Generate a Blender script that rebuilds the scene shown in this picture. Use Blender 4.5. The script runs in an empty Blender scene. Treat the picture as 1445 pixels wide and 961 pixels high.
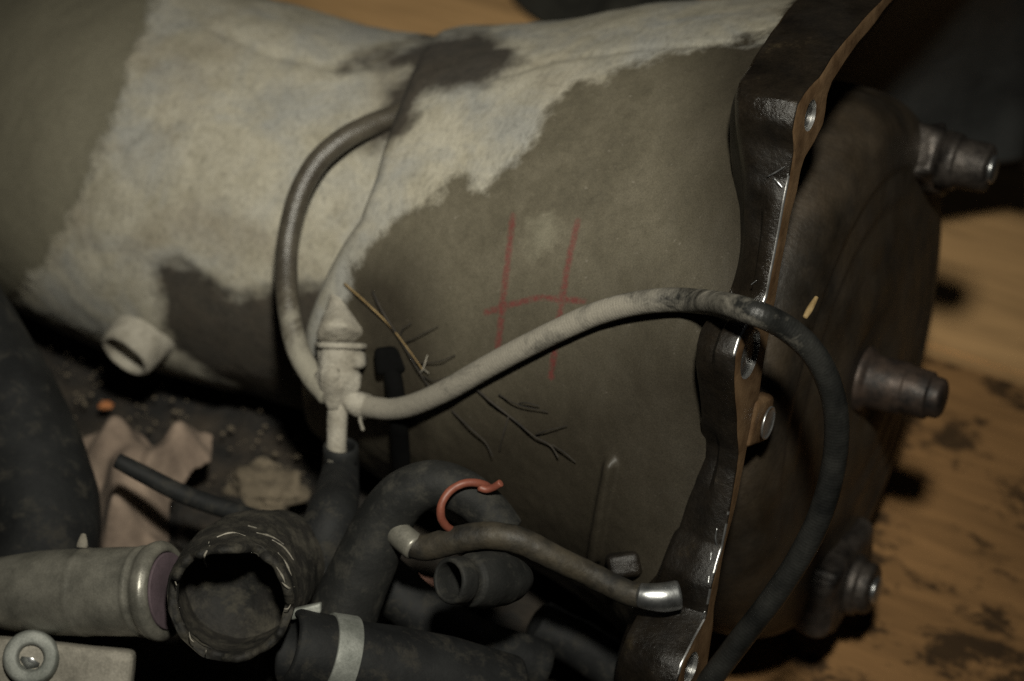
import bpy, bmesh, math, random
import numpy as np
from mathutils import Vector, Matrix, noise as mnoise

random.seed(7); rng = np.random.default_rng(7)
sc = bpy.context.scene
col = sc.collection

# ------------------------------------------------------------------ camera
FP = 3048.0; CX, CY = 722.5, 480.5            # focal length and centre of a 1445 x 961 frame
PIT = math.radians(40)
FW = np.array([0, math.cos(PIT), -math.sin(PIT)])
UP = np.array([0, math.sin(PIT), math.cos(PIT)])
RT = np.array([1.0, 0, 0])
CAM = np.array([0, 0, 0.906])
cam_d = bpy.data.cameras.new('camera'); cam = bpy.data.objects.new('camera', cam_d); col.objects.link(cam)
cam.location = CAM; cam.rotation_euler = (math.radians(90) - PIT, 0, 0)
cam_d.sensor_width = 23.7; cam_d.lens = FP / 1445 * 23.7
cam_d.clip_start = 0.02; cam_d.clip_end = 50
cam_d.dof.use_dof = True; cam_d.dof.focus_distance = 0.945; cam_d.dof.aperture_fstop = 4.0
sc.camera = cam

def P(px, py, d): return CAM + d * (FW + (px - CX) / FP * RT + (CY - py) / FP * UP)

# ------------------------------------------------------------------ world, flash, exposure
w = bpy.data.worlds.new('World'); sc.world = w; w.use_nodes = True
w.node_tree.nodes['Background'].inputs[0].default_value = (0.9, 0.95, 1.0, 1)
w.node_tree.nodes['Background'].inputs[1].default_value = 0.005
fl_d = bpy.data.lights.new('flash', 'AREA'); fl_d.shape = 'DISK'; fl_d.size = 0.085; fl_d.energy = 1.32; fl_d.spread = math.radians(50)
fl_d.color = (1.0, 0.965, 0.84)
fl = bpy.data.objects.new('flash', fl_d); col.objects.link(fl)
fl.location = CAM + 0.30 * UP + 0.05 * RT - 0.02 * FW
fl.rotation_euler = (Vector(P(560, 235, 1.05)) - fl.location).to_track_quat('-Z', 'Y').to_euler()
sc.view_settings.view_transform = 'Standard'; sc.view_settings.look = 'None'
sc.view_settings.gamma = 1; sc.view_settings.exposure = 0; sc.view_settings.use_curve_mapping = False
sc.render.engine = 'CYCLES'
sc.cycles.max_bounces = 6; sc.cycles.use_denoising = False; sc.cycles.sample_clamp_direct = 6.0; sc.cycles.sample_clamp_indirect = 2.0

# ------------------------------------------------------------------ measuring
def proj(p):
    q = np.asarray(p) - CAM; d = q @ FW
    return CX + FP * (q @ RT) / d, CY - FP * (q @ UP) / d, d
def V(a): return Vector((float(a[0]), float(a[1]), float(a[2])))

# gearbox frame: AX along the shaft towards the converter, EN towards the camera side, EU upwards
_a, _t = math.radians(24), math.radians(15)
AX = math.cos(_a) * (math.cos(_t) * RT - math.sin(_t) * UP) - math.sin(_a) * FW
EN = -FW + (FW @ AX) * AX; EN /= np.linalg.norm(EN)
EU = np.cross(AX, EN); EU = EU if EU @ UP > 0 else -EU
ORG = P(1065, 520, 0.95) - 0.178 * EN + 0.012 * EU      # centre of the flange face
def G(s, phi, r):                                        # gearbox coordinates -> world (phi in degrees)
    p = np.radians(phi)
    s = np.asarray(s)[..., None]; c = (np.asarray(r) * np.cos(p))[..., None]; d = (np.asarray(r) * np.sin(p))[..., None]
    return ORG + s * AX + c * EN + d * EU
def onplane(px, py, s=0.0):
    d = FW + (px - CX) / FP * RT + (CY - py) / FP * UP
    t = ((ORG + s * AX - CAM) @ AX) / (d @ AX); q = CAM + t * d - ORG
    return math.degrees(math.atan2(q @ EU, q @ EN)), math.hypot(q @ EU, q @ EN)
def oncyl(px, py, r):
    d = FW + (px - CX) / FP * RT + (CY - py) / FP * UP
    w0 = CAM - ORG; a = np.array([w0 @ EN, w0 @ EU]); b = np.array([d @ EN, d @ EU])
    A, B, Cc = b @ b, 2 * a @ b, a @ a - r * r
    disc = max(B * B - 4 * A * Cc, 0); t = (-B - math.sqrt(disc)) / (2 * A); q = w0 + t * d
    return q @ AX, math.degrees(math.atan2(q @ EU, q @ EN))

def gauss(a, sig, axis, wrap=False):
    k = np.exp(-0.5 * (np.arange(-3 * sig, 3 * sig + 1) / sig) ** 2); k /= k.sum(); h = len(k) // 2
    pad = [(0, 0)] * a.ndim; pad[axis] = (h, h)
    b = np.pad(a, pad, mode='wrap' if wrap else 'edge')
    return np.apply_along_axis(lambda v: np.convolve(v, k, 'valid'), axis, b)

SG = np.arange(-0.75, 0.0201, 0.002); PG = np.arange(-180, 180, 2.0)
def table(knots, ss, sp):
    ph = sorted(knots); rows = np.array([np.interp(SG, [k[0] for k in sorted(knots[p])], [k[1] for k in sorted(knots[p])]) for p in ph])
    php = np.array([ph[-1] - 360] + ph + [ph[0] + 360]); rows = np.vstack([rows[-1:], rows, rows[:1]])
    T = np.array([np.interp(PG, php, rows[:, i]) for i in range(len(SG))])
    return gauss(gauss(T, ss, 0), sp, 1, True)
def look(T, s, phi):
    s = np.clip((np.asarray(s, float) - SG[0]) / 0.002, 0, len(SG) - 1.001); p = ((np.asarray(phi, float) + 180) % 360) / 2.0
    i = s.astype(int); f = s - i; j = p.astype(int) % len(PG); g = p - np.floor(p); j2 = (j + 1) % len(PG)
    return (T[i, j] * (1 - f) + T[i + 1, j] * f) * (1 - g) + (T[i, j2] * (1 - f) + T[i + 1, j2] * f) * g

BELL = table({
    85: [(0, .196), (-.03, .192), (-.078, .184), (-.14, .171), (-.196, .151), (-.229, .143), (-.268, .136), (-.36, .128)],
    45: [(0, .192), (-.03, .187), (-.078, .180), (-.14, .166), (-.196, .150), (-.229, .142), (-.268, .134), (-.36, .128)],
    0:  [(0, .176), (-.03, .172), (-.078, .167), (-.14, .158), (-.196, .147), (-.229, .139), (-.268, .131), (-.36, .125)],
    -40: [(0, .194), (-.03, .184), (-.078, .168), (-.14, .154), (-.196, .142), (-.229, .134), (-.268, .125), (-.36, .11)],
    -85: [(0, .200), (-.03, .180), (-.098, .150), (-.16, .137), (-.216, .125), (-.29, .105), (-.36, .095)],
    -120: [(0, .19), (-.1, .15), (-.2, .12), (-.36, .095)],
    140: [(0, .318), (-.03, .30), (-.1, .23), (-.2, .15), (-.36, .12)]}, 5, 5)
CASE = table({
    85: [(0, .14), (-.20, .141), (-.229, .137), (-.268, .131), (-.308, .127), (-.346, .127), (-.385, .129), (-.43, .133), (-.50, .136), (-.6, .11), (-.75, .10)],
    40: [(0, .11), (-.24, .119), (-.29, .116), (-.33, .119), (-.38, .128), (-.45, .130), (-.50, .122), (-.6, .09), (-.75, .08)],
    0:  [(0, .10), (-.24, .103), (-.29, .105), (-.33, .111), (-.37, .118), (-.44, .124), (-.48, .118), (-.55, .094), (-.65, .075), (-.75, .07)],
    -40: [(0, .10), (-.24, .095), (-.29, .099), (-.34, .107), (-.40, .114), (-.46, .112), (-.50, .102), (-.56, .085), (-.75, .07)],
    -85: [(0, .10), (-.29, .100), (-.354, .098), (-.418, .098), (-.45, .092), (-.50, .087), (-.56, .078), (-.75, .06)],
    -140: [(0, .1), (-.3, .1), (-.45, .1), (-.6, .08), (-.75, .06)],
    140: [(0, .11), (-.3, .115), (-.45, .12), (-.6, .1), (-.75, .08)]}, 4, 4)

RIDGE_PX = [(640, 60), (600, 145), (585, 185), (563, 260), (540, 320), (505, 365), (478, 410), (452, 470), (440, 540), (440, 640)]
_rp = [oncyl(x, y, .131) for x, y in RIDGE_PX]
_rp.sort(key=lambda a: a[1])
def ridge_s(phi): return np.interp(phi, [a[1] for a in _rp], [a[0] for a in _rp])

def cast(px, py, lift=0.0):
    """first point of the bell or case along the line of sight, lifted off the metal"""
    d = FW + (px - CX) / FP * RT + (CY - py) / FP * UP
    t = np.linspace(0.85, 1.6, 3001); q = CAM + t[:, None] * d - ORG
    s = q @ AX; a = q @ EN; b = q @ EU; r = np.hypot(a, b); ph = np.degrees(np.arctan2(b, a))
    rb = np.where((s < -0.004) & (s > ridge_s(ph)) & (ph > -85) & (ph < 150), look(BELL, s, ph), 0)
    rc = np.where(s < -0.1, look(CASE, s, ph), 0)
    hit = np.nonzero(r < np.maximum(rb, rc))[0]
    i = hit[0] if len(hit) else int(np.argmin(r - np.maximum(rb, rc)))
    p = CAM + t[i] * d
    nrm = math.cos(math.radians(ph[i])) * EN + math.sin(math.radians(ph[i])) * EU
    return p + lift * nrm
def castd(px, py): return float((cast(px, py) - CAM) @ FW)

def sdist(x, y, poly):
    """signed pixel distance to a closed outline, positive inside"""
    n = len(poly); d = np.full(x.shape, 1e9); ins = np.zeros(x.shape, bool)
    for i in range(n):
        x0, y0 = poly[i]; x1, y1 = poly[(i + 1) % n]
        vx, vy = x1 - x0, y1 - y0; L = vx * vx + vy * vy + 1e-9
        h = np.clip(((x - x0) * vx + (y - y0) * vy) / L, 0, 1)
        d = np.minimum(d, np.hypot(x - x0 - h * vx, y - y0 - h * vy))
        c = ((y0 > y) != (y1 > y)) & (x < (x1 - x0) * (y - y0) / (y1 - y0 + 1e-12) + x0)
        ins ^= c
    return np.where(ins, d, -d)
def ldist(x, y, line):
    d = np.full(x.shape, 1e9)
    for (x0, y0), (x1, y1) in zip(line[:-1], line[1:]):
        vx, vy = x1 - x0, y1 - y0; L = vx * vx + vy * vy + 1e-9
        h = np.clip(((x - x0) * vx + (y - y0) * vy) / L, 0, 1)
        d = np.minimum(d, np.hypot(x - x0 - h * vx, y - y0 - h * vy))
    return d

# ------------------------------------------------------------------ materials
class M:
    def __init__(self, name):
        self.m = bpy.data.materials.new(name); self.m.use_nodes = True
        self.t = self.m.node_tree; self.b = self.t.nodes['Principled BSDF']
        tc = self.t.nodes.new('ShaderNodeTexCoord'); self.co = tc.outputs['Object']; self.uv = tc.outputs['UV']
    def n(self, kind, **kw):
        x = self.t.nodes.new(kind)
        for k, v in kw.items():
            if isinstance(v, tuple) and len(v) == 2 and hasattr(v[0], 'links'): pass
            setattr(x, k, v)
        return x
    def link(self, a, b): self.t.links.new(a, b)
    def noise(self, scale, detail=6, rough=.6, dist=0.0, co=None):
        x = self.t.nodes.new('ShaderNodeTexNoise'); x.inputs['Scale'].default_value = scale; x.inputs['Detail'].default_value = detail
        x.inputs['Roughness'].default_value = rough; x.inputs['Distortion'].default_value = dist
        self.link(co or self.co, x.inputs['Vector']); return x.outputs['Fac']
    def ramp(self, fac, stops, interp='LINEAR'):
        x = self.t.nodes.new('ShaderNodeValToRGB'); e = x.color_ramp.elements; x.color_ramp.interpolation = interp
        while len(e) < len(stops): e.new(0.5)
        for i, (p, c) in enumerate(stops):
            e[i].position = p; e[i].color = (c, c, c, 1) if isinstance(c, (int, float)) else (*c, 1)
        self.link(fac, x.inputs[0]); return x.outputs[0]
    def mix(self, fac, a, b, mode='MIX'):
        x = self.t.nodes.new('ShaderNodeMix'); x.data_type = 'RGBA'; x.blend_type = mode; x.clamp_factor = True
        for sock, v in ((x.inputs[0], fac), (x.inputs[6], a), (x.inputs[7], b)):
            if hasattr(v, 'links'): self.link(v, sock)
            elif isinstance(v, tuple): sock.default_value = (*v, 1)
            else: sock.default_value = v if sock == x.inputs[0] else (v, v, v, 1)
        return x.outputs[2]
    def math(self, op, a, b=0.0, c=0.0):
        x = self.t.nodes.new('ShaderNodeMath'); x.operation = op
        for i, v in enumerate((a, b, c)):
            if hasattr(v, 'links'): self.link(v, x.inputs[i])
            else: x.inputs[i].default_value = v
        return x.outputs[0]
    def remap(self, v, a, b, c=0.0, d=1.0):
        x = self.t.nodes.new('ShaderNodeMapRange'); self.link(v, x.inputs[0])
        for i, q in enumerate((a, b, c, d)): x.inputs[i + 1].default_value = q
        return x.outputs[0]
    def attr(self, name):
        x = self.t.nodes.new('ShaderNodeAttribute'); x.attribute_name = name; return x.outputs['Fac']
    def bump(self, h, strength=.3, dist=.001, prev=None):
        x = self.t.nodes.new('ShaderNodeBump'); x.inputs['Strength'].default_value = strength; x.inputs['Distance'].default_value = dist
        self.link(h, x.inputs['Height'])
        if prev: self.link(prev, x.inputs['Normal'])
        return x.outputs[0]
    def set(self, **kw):
        names = dict(color='Base Color', rough='Roughness', metal='Metallic', normal='Normal', spec='Specular IOR Level', coat='Coat Weight', coatr='Coat Roughness', sheen='Sheen Weight')
        for k, v in kw.items():
            s = self.b.inputs[names[k]]
            if hasattr(v, 'links'): self.link(v, s)
            elif isinstance(v, tuple): s.default_value = (*v, 1)
            else: s.default_value = v
        return self.m

def simple(name, c1, c2, scale=60, rough=.7, metal=0.0, bump=.4, bscale=400, bdist=.0006, spec=.5, detail=8, stops=(.35, .65), r2=None, grain=.35):
    k = M(name); n1 = k.noise(scale, detail)
    c = k.ramp(n1, [(stops[0], c1), (stops[1], c2)])
    g = k.noise(bscale * 4, 3)
    c = k.mix(grain, c, k.ramp(g, [(.3, .25), (.7, 1.0)]), 'MULTIPLY')
    r = k.remap(k.noise(scale * 1.7, 5), .3, .7, rough, r2 if r2 is not None else rough)
    return k.set(color=c, rough=r, metal=metal, spec=spec, normal=k.bump(k.noise(bscale, 6), bump, bdist))

def rubber(name, c1, c2, dust=(.16, .14, .11), amount=.62, rough=.7, scale=45, bump=.35, dm=.5):
    k = M(name); base = k.ramp(k.noise(scale, 8), [(.35, c1), (.7, c2)])
    d = k.ramp(k.noise(scale * 1.9, 11, .74, .3), [(amount, 0.0), (amount + .24, 1.0)])
    c = k.mix(k.math('MULTIPLY', d, dm), base, dust)
    c = k.mix(.35, c, k.ramp(k.noise(1500, 2), [(.3, .3), (.7, 1.0)]), 'MULTIPLY')
    n = k.bump(k.noise(320, 8), bump, .0007)
    return k.set(color=c, rough=k.remap(d, 0, 1, rough, .95), normal=n, spec=.28)

def mat_bell():
    k = M('dusty_cast_aluminium')
    warp = k.math('MULTIPLY', k.math('SUBTRACT', k.noise(60, 8, .62), .5), 62)
    dust = k.ramp(k.remap(k.math('ADD', k.attr('dust'), warp), -7, 8), [(0, 0), (1, 1)])
    stain_dark = k.ramp(k.remap(k.math('ADD', k.attr('stain_dark'), warp), -12, 12), [(0, 0), (1, 1)])
    dn = k.noise(38, 9, .65)
    dcol = k.ramp(dn, [(.28, (.23, .21, .155)), (.5, (.32, .297, .235)), (.75, (.38, .358, .295))])
    dcol = k.mix(k.ramp(k.noise(22, 5, .6, .5), [(.45, 0.0), (.64, .7)]), dcol, (.235, .238, .228))
    dcol = k.mix(k.ramp(k.noise(13, 7, .6, .8), [(.52, 0.0), (.72, .6)]), dcol, (.185, .158, .115))
    bn = k.noise(30, 10, .7)
    bcol = k.ramp(bn, [(.25, (.070, .061, .041)), (.5, (.105, .092, .063)), (.75, (.145, .128, .092))])
    spots = k.ramp(k.noise(420, 2, .5), [(.70, 0.0), (.76, 1.0)])
    bcol = k.mix(k.math('MULTIPLY', spots, .5), bcol, (.24, .215, .175))
    grease_shade = k.ramp(k.remap(k.math('ADD', k.attr('grease_shade'), k.math('MULTIPLY', warp, 1.6)), -70, 70), [(0, 0), (1, 1)])
    bcol = k.mix(k.math('MULTIPLY', grease_shade, .80), bcol, (.026, .021, .015))
    half = k.ramp(k.remap(k.math('ADD', k.attr('smear_shade'), warp), -10, 14), [(0, 0), (1, .6)])
    c = k.mix(dust, k.mix(half, bcol, (.20, .186, .135)), dcol)
    c = k.mix(k.math('MULTIPLY', stain_dark, .93), c, k.ramp(k.noise(90, 6), [(.3, (.013, .010, .007)), (.7, (.032, .024, .017))]))
    scuff = k.ramp(k.noise(55, 8, .75, 1.2), [(.62, 0.0), (.68, .7)])
    c = k.mix(k.math('MULTIPLY', scuff, k.math('MULTIPLY', dust, .45)), c, (.14, .125, .10))
    cv_ = k.t.nodes.new('ShaderNodeCombineXYZ'); k.link(k.math('MULTIPLY', k.attr('gs'), 420.0), cv_.inputs[0]); k.link(k.math('MULTIPLY', k.attr('gp'), .55), cv_.inputs[1])
    sc1 = k.noise(1.0, 4, .6, .6, cv_.outputs[0])
    c = k.mix(k.math('MULTIPLY', dust, .55), c, k.mix(1.0, c, k.ramp(sc1, [(.30, .55), (.50, 1.0), (.70, 1.15)]), 'MULTIPLY'))
    mot = k.noise(240, 8, .75)
    c = k.mix(.24, c, k.ramp(mot, [(.30, .55), (.52, 1.0), (.72, 1.2)]), 'MULTIPLY')
    red = k.ramp(k.remap(k.math('ADD', k.attr('mark'), k.math('MULTIPLY', k.math('SUBTRACT', k.noise(260, 5), .5), 7)), -1.5, 3.0), [(0, 0), (1, 1)])
    red = k.math('MULTIPLY', red, k.ramp(k.noise(500, 5, .7), [(.34, .18), (.60, .74)]))
    c = k.mix(red, c, (.15, .020, .022))
    c = k.mix(k.mix(dust, (.6, .6, .6), (.36, .36, .36)), c, k.ramp(k.noise(2200, 3, .7), [(.28, .05), (.72, 1.35)]), 'MULTIPLY')
    fine = k.bump(k.noise(1100, 5), .22, .0005)
    lump = k.bump(k.noise(60, 6, .6), .22, .0022, fine)
    th = k.bump(dust, .5, .0012, lump)
    rough = k.mix(dust, k.ramp(grease_shade, [(0, .72), (1, .50)]), (.95, .95, .95))
    return k.set(color=c, rough=rough, normal=th, spec=.35)

def mat_oily():
    k = M('oily_black_cast_metal')
    n1 = k.noise(60, 9, .7)
    c = k.ramp(n1, [(.3, (.006, .005, .004)), (.60, (.017, .013, .009)), (.80, (.058, .044, .025))])
    c = k.mix(.5, c, k.ramp(k.noise(1200, 3), [(.3, .3), (.7, 1.0)]), 'MULTIPLY')
    wet = k.ramp(k.noise(26, 5, .6), [(.42, .48), (.62, .18)])
    nb = k.bump(k.noise(420, 8, .72), .42, .0011)
    return k.set(color=c, rough=wet, normal=k.bump(k.noise(90, 5), .5, .002, nb), spec=.45)

def mat_wood(name, tint, thr, gmix):
    k = M(name)
    mp = k.t.nodes.new('ShaderNodeMapping'); mp.inputs['Scale'].default_value = (4.5, 30, 8); k.link(k.co, mp.inputs[0])
    g = k.noise(1.0, 9, .65, 1.4, mp.outputs[0])
    mp2 = k.t.nodes.new('ShaderNodeMapping'); mp2.inputs['Scale'].default_value = (5, 150, 20); k.link(k.co, mp2.inputs[0])
    g2 = k.noise(1.0, 6, .7, .5, mp2.outputs[0])
    c = k.ramp(g, [(.28, tuple(.42 * q for q in tint)), (.48, tuple(.75 * q for q in tint)), (.7, tint)])
    c = k.mix(gmix, c, k.ramp(g2, [(.35, .45), (.62, 1.0)]), 'MULTIPLY')
    mp3 = k.t.nodes.new('ShaderNodeMapping'); mp3.inputs['Scale'].default_value = (20, 32, 20); k.link(k.co, mp3.inputs[0])
    oil = k.ramp(k.noise(1.0, 9, .72, .2, mp3.outputs[0]), [(thr, 0.0), (thr + .07, 1.0)])
    c = k.mix(k.math('MULTIPLY', oil, .88), c, (.035, .022, .012))
    return k.set(color=c, rough=.65, normal=k.bump(g2, .3, .001), spec=.3)

def mat_hose(name, c1, c2, dusty, amt):
    k = M(name)
    u = k.t.nodes.new('ShaderNodeSeparateXYZ'); k.link(k.uv, u.inputs[0])
    def diag(sgn):
        x = k.math('ADD', k.math('MULTIPLY', u.outputs[0], 330.0), k.math('MULTIPLY', u.outputs[1], sgn * 16.0))
        return k.math('SINE', k.math('MULTIPLY', x, 6.2832))
    weave = k.math('MULTIPLY', diag(1), diag(-1))
    base = k.ramp(k.noise(55, 8), [(.35, c1), (.65, c2)])
    dd = k.math('ADD', k.noise(40, 9, .7, .5), k.math('MULTIPLY', k.attr('dust'), 1.0))
    d = k.ramp(dd, [(amt, 0.0), (amt + .22, 1.0)])
    c = k.mix(k.math('MULTIPLY', d, .9), base, dusty)
    c = k.mix(.35, c, k.ramp(weave, [(0.0, .7), (.6, 1.0)]), 'MULTIPLY')
    c = k.mix(.4, c, k.ramp(k.noise(1500, 2), [(.3, .3), (.7, 1.0)]), 'MULTIPLY')
    b = k.bump(weave, .16, .0004)
    b = k.bump(k.noise(260, 6), .45, .0008, b)
    return k.set(color=c, rough=k.remap(d, 0, 1, .36, .95), normal=b, spec=.4)

MAT = dict(
    bell=mat_bell(), oily=mat_oily(), wood=mat_wood('oil_spotted_wood_board', (.44, .240, .098), .505, .45), wood2=mat_wood('smooth_orange_board', (.80, .49, .225), .72, .15),
    gasket=simple('tan_gasket_face', (.085, .047, .022), (.20, .125, .066), 70, .5, 0, .4, 500, spec=.4),
    bare=simple('bare_aluminium', (.42, .42, .41), (.72, .72, .71), 120, .32, .9, .3, 300, grain=.2),
    converter=simple('brown_rusted_steel', (.018, .014, .0095), (.064, .047, .030), 26, .40, .2, .4, 260, r2=.7, bdist=.0012),
    lug=simple('greasy_steel', (.018, .016, .015), (.115, .098, .085), 75, .36, .55, .5, 200, r2=.6, bdist=.0015),
    hose=mat_hose('braided_dusty_hose', (.012, .0125, .012), (.036, .036, .033), (.31, .285, .235), .50),
    hose2=mat_hose('braided_brown_hose', (.050, .043, .033), (.095, .083, .063), (.30, .28, .225), .56),
    dust=simple('caked_dust', (.22, .20, .16), (.37, .345, .29), 60, .95, 0, .7, 160, bdist=.0022),
    rubber=rubber('black_rubber', (.006, .0065, .007), (.017, .018, .018), (.10, .088, .066), .52),
    rubber_dusty=rubber('dusty_black_rubber', (.010, .010, .009), (.034, .031, .027), (.15, .135, .10), .46, bump=.7),
    rubber_elbow=rubber('scuffed_black_rubber', (.010, .0105, .010), (.026, .026, .024), (.12, .11, .085), .50, bump=.5, dm=.38),
    rubber_shiny=rubber('oily_rubber', (.008, .009, .010), (.02, .021, .022), (.08, .07, .06), .7, .35),
    alum=simple('dirty_cast_pipe', (.15, .145, .122), (.32, .305, .255), 60, .27, .35, .25, 330, r2=.45, spec=.8, bdist=.0008),
    alum_pale=simple('tan_dusty_casting', (.20, .185, .15), (.40, .37, .31), 50, .75, .1, .5, 200, bdist=.001),
    purple=simple('purple_gasket', (.075, .052, .062), (.12, .085, .10), 60, .8, 0, .2, 300),
    red=simple('red_rubber_ring', (.15, .042, .027), (.23, .075, .046), 80, .5, 0, .3, 300, grain=.25),
    brownpipe=simple('greasy_brown_tube', (.010, .009, .007), (.062, .051, .034), 70, .5, .1, .5, 260, r2=.8, bdist=.0009),
    rusty=simple('rust_brown_steel', (.020, .017, .016), (.095, .066, .050), 85, .42, .4, .5, 260, r2=.65),
    steel=simple('bright_steel', (.34, .35, .35), (.62, .63, .63), 160, .34, .95, .2, 200, grain=.1),
    band=simple('pale_clamp_band', (.16, .17, .15), (.33, .34, .31), 70, .6, .3, .5, 260),
    rag=simple('dusty_pink_rag', (.13, .095, .072), (.33, .25, .19), 26, .95, 0, .6, 500, bdist=.0006),
    ragpink=simple('pink_rag', (.24, .115, .085), (.36, .20, .15), 26, .95, 0, .6, 500, bdist=.0006),
    soil=simple('greasy_soil', (.007, .006, .005), (.042, .031, .020), 40, .8, 0, .9, 110, r2=.95, bdist=.004, stops=(.4, .75)),
    clod=simple('dry_earth_clod', (.07, .055, .036), (.18, .145, .10), 50, .95, 0, .8, 120, bdist=.003),
    twig=simple('dark_twig', (.012, .010, .008), (.035, .028, .02), 100, .8),
    straw=simple('dry_straw', (.20, .13, .05), (.34, .24, .11), 100, .8),
    grey=simple('dark_grey_cast_metal', (.030, .033, .034), (.062, .066, .066), 20, .6, .2, .4, 200, bdist=.001),
    leaf=simple('orange_leaf_scrap', (.30, .10, .03), (.42, .17, .06), 80, .8),
    black=simple('matt_black', (.002, .002, .002), (.004, .004, .004), 60, .9, spec=.06),
    cloth=simple('dark_green_cloth', (.022, .022, .017), (.05, .047, .036), 26, .95, 0, .6, 500),
)

# ------------------------------------------------------------------ mesh helpers
def mesh_obj(name, verts, faces, mat, parent=None, smooth=True, uv=None, attrs=None, mats=None, midx=None):
    me = bpy.data.meshes.new(name); me.from_pydata([tuple(map(float, v)) for v in verts], [], faces)
    for m_ in (mats or [mat]): me.materials.append(MAT[m_])
    if midx is not None: me.polygons.foreach_set('material_index', np.asarray(midx, np.int32))
    if smooth: me.polygons.foreach_set('use_smooth', np.ones(len(me.polygons), bool))
    if uv is not None:
        L = me.uv_layers.new(name='UVMap'); vi = np.zeros(len(me.loops), np.int32); me.loops.foreach_get('vertex_index', vi)
        L.data.foreach_set('uv', np.asarray(uv, np.float32)[vi].ravel())
    for k, v in (attrs or {}).items():
        a = me.attributes.new(k, 'FLOAT', 'POINT'); a.data.foreach_set('value', np.asarray(v, np.float32))
    o = bpy.data.objects.new(name, me); col.objects.link(o)
    if parent is not None: o.parent = parent; o.matrix_parent_inverse = Matrix.Translation(-parent.location)
    return o
def thing(name, label, cat, loc, group=None):
    o = bpy.data.objects.new(name, None); col.objects.link(o); o.location = V(loc); o.empty_display_size = .02
    o['label'] = label; o['category'] = cat
    if group: o['group'] = group
    return o
def tag(o, label, cat, group=None):
    o['label'] = label; o['category'] = cat
    if group: o['group'] = group
    return o
def recentre(o):
    """move a mesh object's origin to the middle of its mesh"""
    me = o.data; n = len(me.vertices); a = np.zeros(n * 3, np.float32); me.vertices.foreach_get('co', a); a = a.reshape(-1, 3)
    c = a.mean(0); me.vertices.foreach_set('co', (a - c).ravel()); o.location = V(c); return o

def spline(pts, n):
    """Catmull-Rom through points (with any number of columns)"""
    p = np.asarray(pts, float); p = np.vstack([2 * p[0] - p[1], p, 2 * p[-1] - p[-2]])
    L = np.concatenate([[0], np.cumsum(np.linalg.norm(np.diff(p[1:-1, :3], axis=0), axis=1))]); out = []
    for u in np.linspace(0, L[-1], n):
        i = min(np.searchsorted(L, u, 'right') - 1, len(L) - 2); t = (u - L[i]) / (L[i + 1] - L[i] + 1e-12)
        a, b, c, d = p[i], p[i + 1], p[i + 2], p[i + 3]
        out.append(.5 * (2 * b + (c - a) * t + (2 * a - 5 * b + 4 * c - d) * t * t + (3 * b - a - 3 * c + d) * t ** 3))
    return np.array(out)

def frames(path):
    T = np.gradient(path, axis=0); T /= np.linalg.norm(T, axis=1)[:, None]
    a = -FW - (-FW @ T[0]) * T[0]
    if np.linalg.norm(a) < .2: a = UP - (UP @ T[0]) * T[0]
    a /= np.linalg.norm(a); A = [a]
    for i in range(1, len(T)):
        a = A[-1] - (A[-1] @ T[i]) * T[i]; A.append(a / np.linalg.norm(a))
    A = np.array(A); return T, A, np.cross(T, A)

def sweep(name, rings, mat, parent=None, closed_ends=(True, True), attrs_fn=None, smooth=True):
    """skin a list of rings (each k points); uv = (length in metres, turn)"""
    k = len(rings[0]); verts = np.concatenate(rings); faces = []
    ctr = np.array([r.mean(0) for r in rings]); L = np.concatenate([[0], np.cumsum(np.linalg.norm(np.diff(ctr, axis=0), axis=1))])
    uv = np.concatenate([np.stack([np.full(k, L[i]), np.minimum(np.arange(k), k - np.arange(k)) / k * 2], 1) for i in range(len(rings))])
    for i in range(len(rings) - 1):
        for j in range(k):
            j2 = (j + 1) % k; faces.append((i * k + j, i * k + j2, (i + 1) * k + j2, (i + 1) * k + j))
    if closed_ends[0]: faces.append(tuple(range(k))[::-1])
    if closed_ends[1]: faces.append(tuple(range((len(rings) - 1) * k, len(rings) * k)))
    at = attrs_fn(verts) if attrs_fn else None
    return mesh_obj(name, verts, faces, mat, parent, smooth, uv, at)

def wob(v, amp, f, seed=0.0):
    if not amp: return 0.0
    return amp * mnoise.fractal(Vector((v[0] * f + seed, v[1] * f, v[2] * f)), .6, 2, 4)

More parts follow.
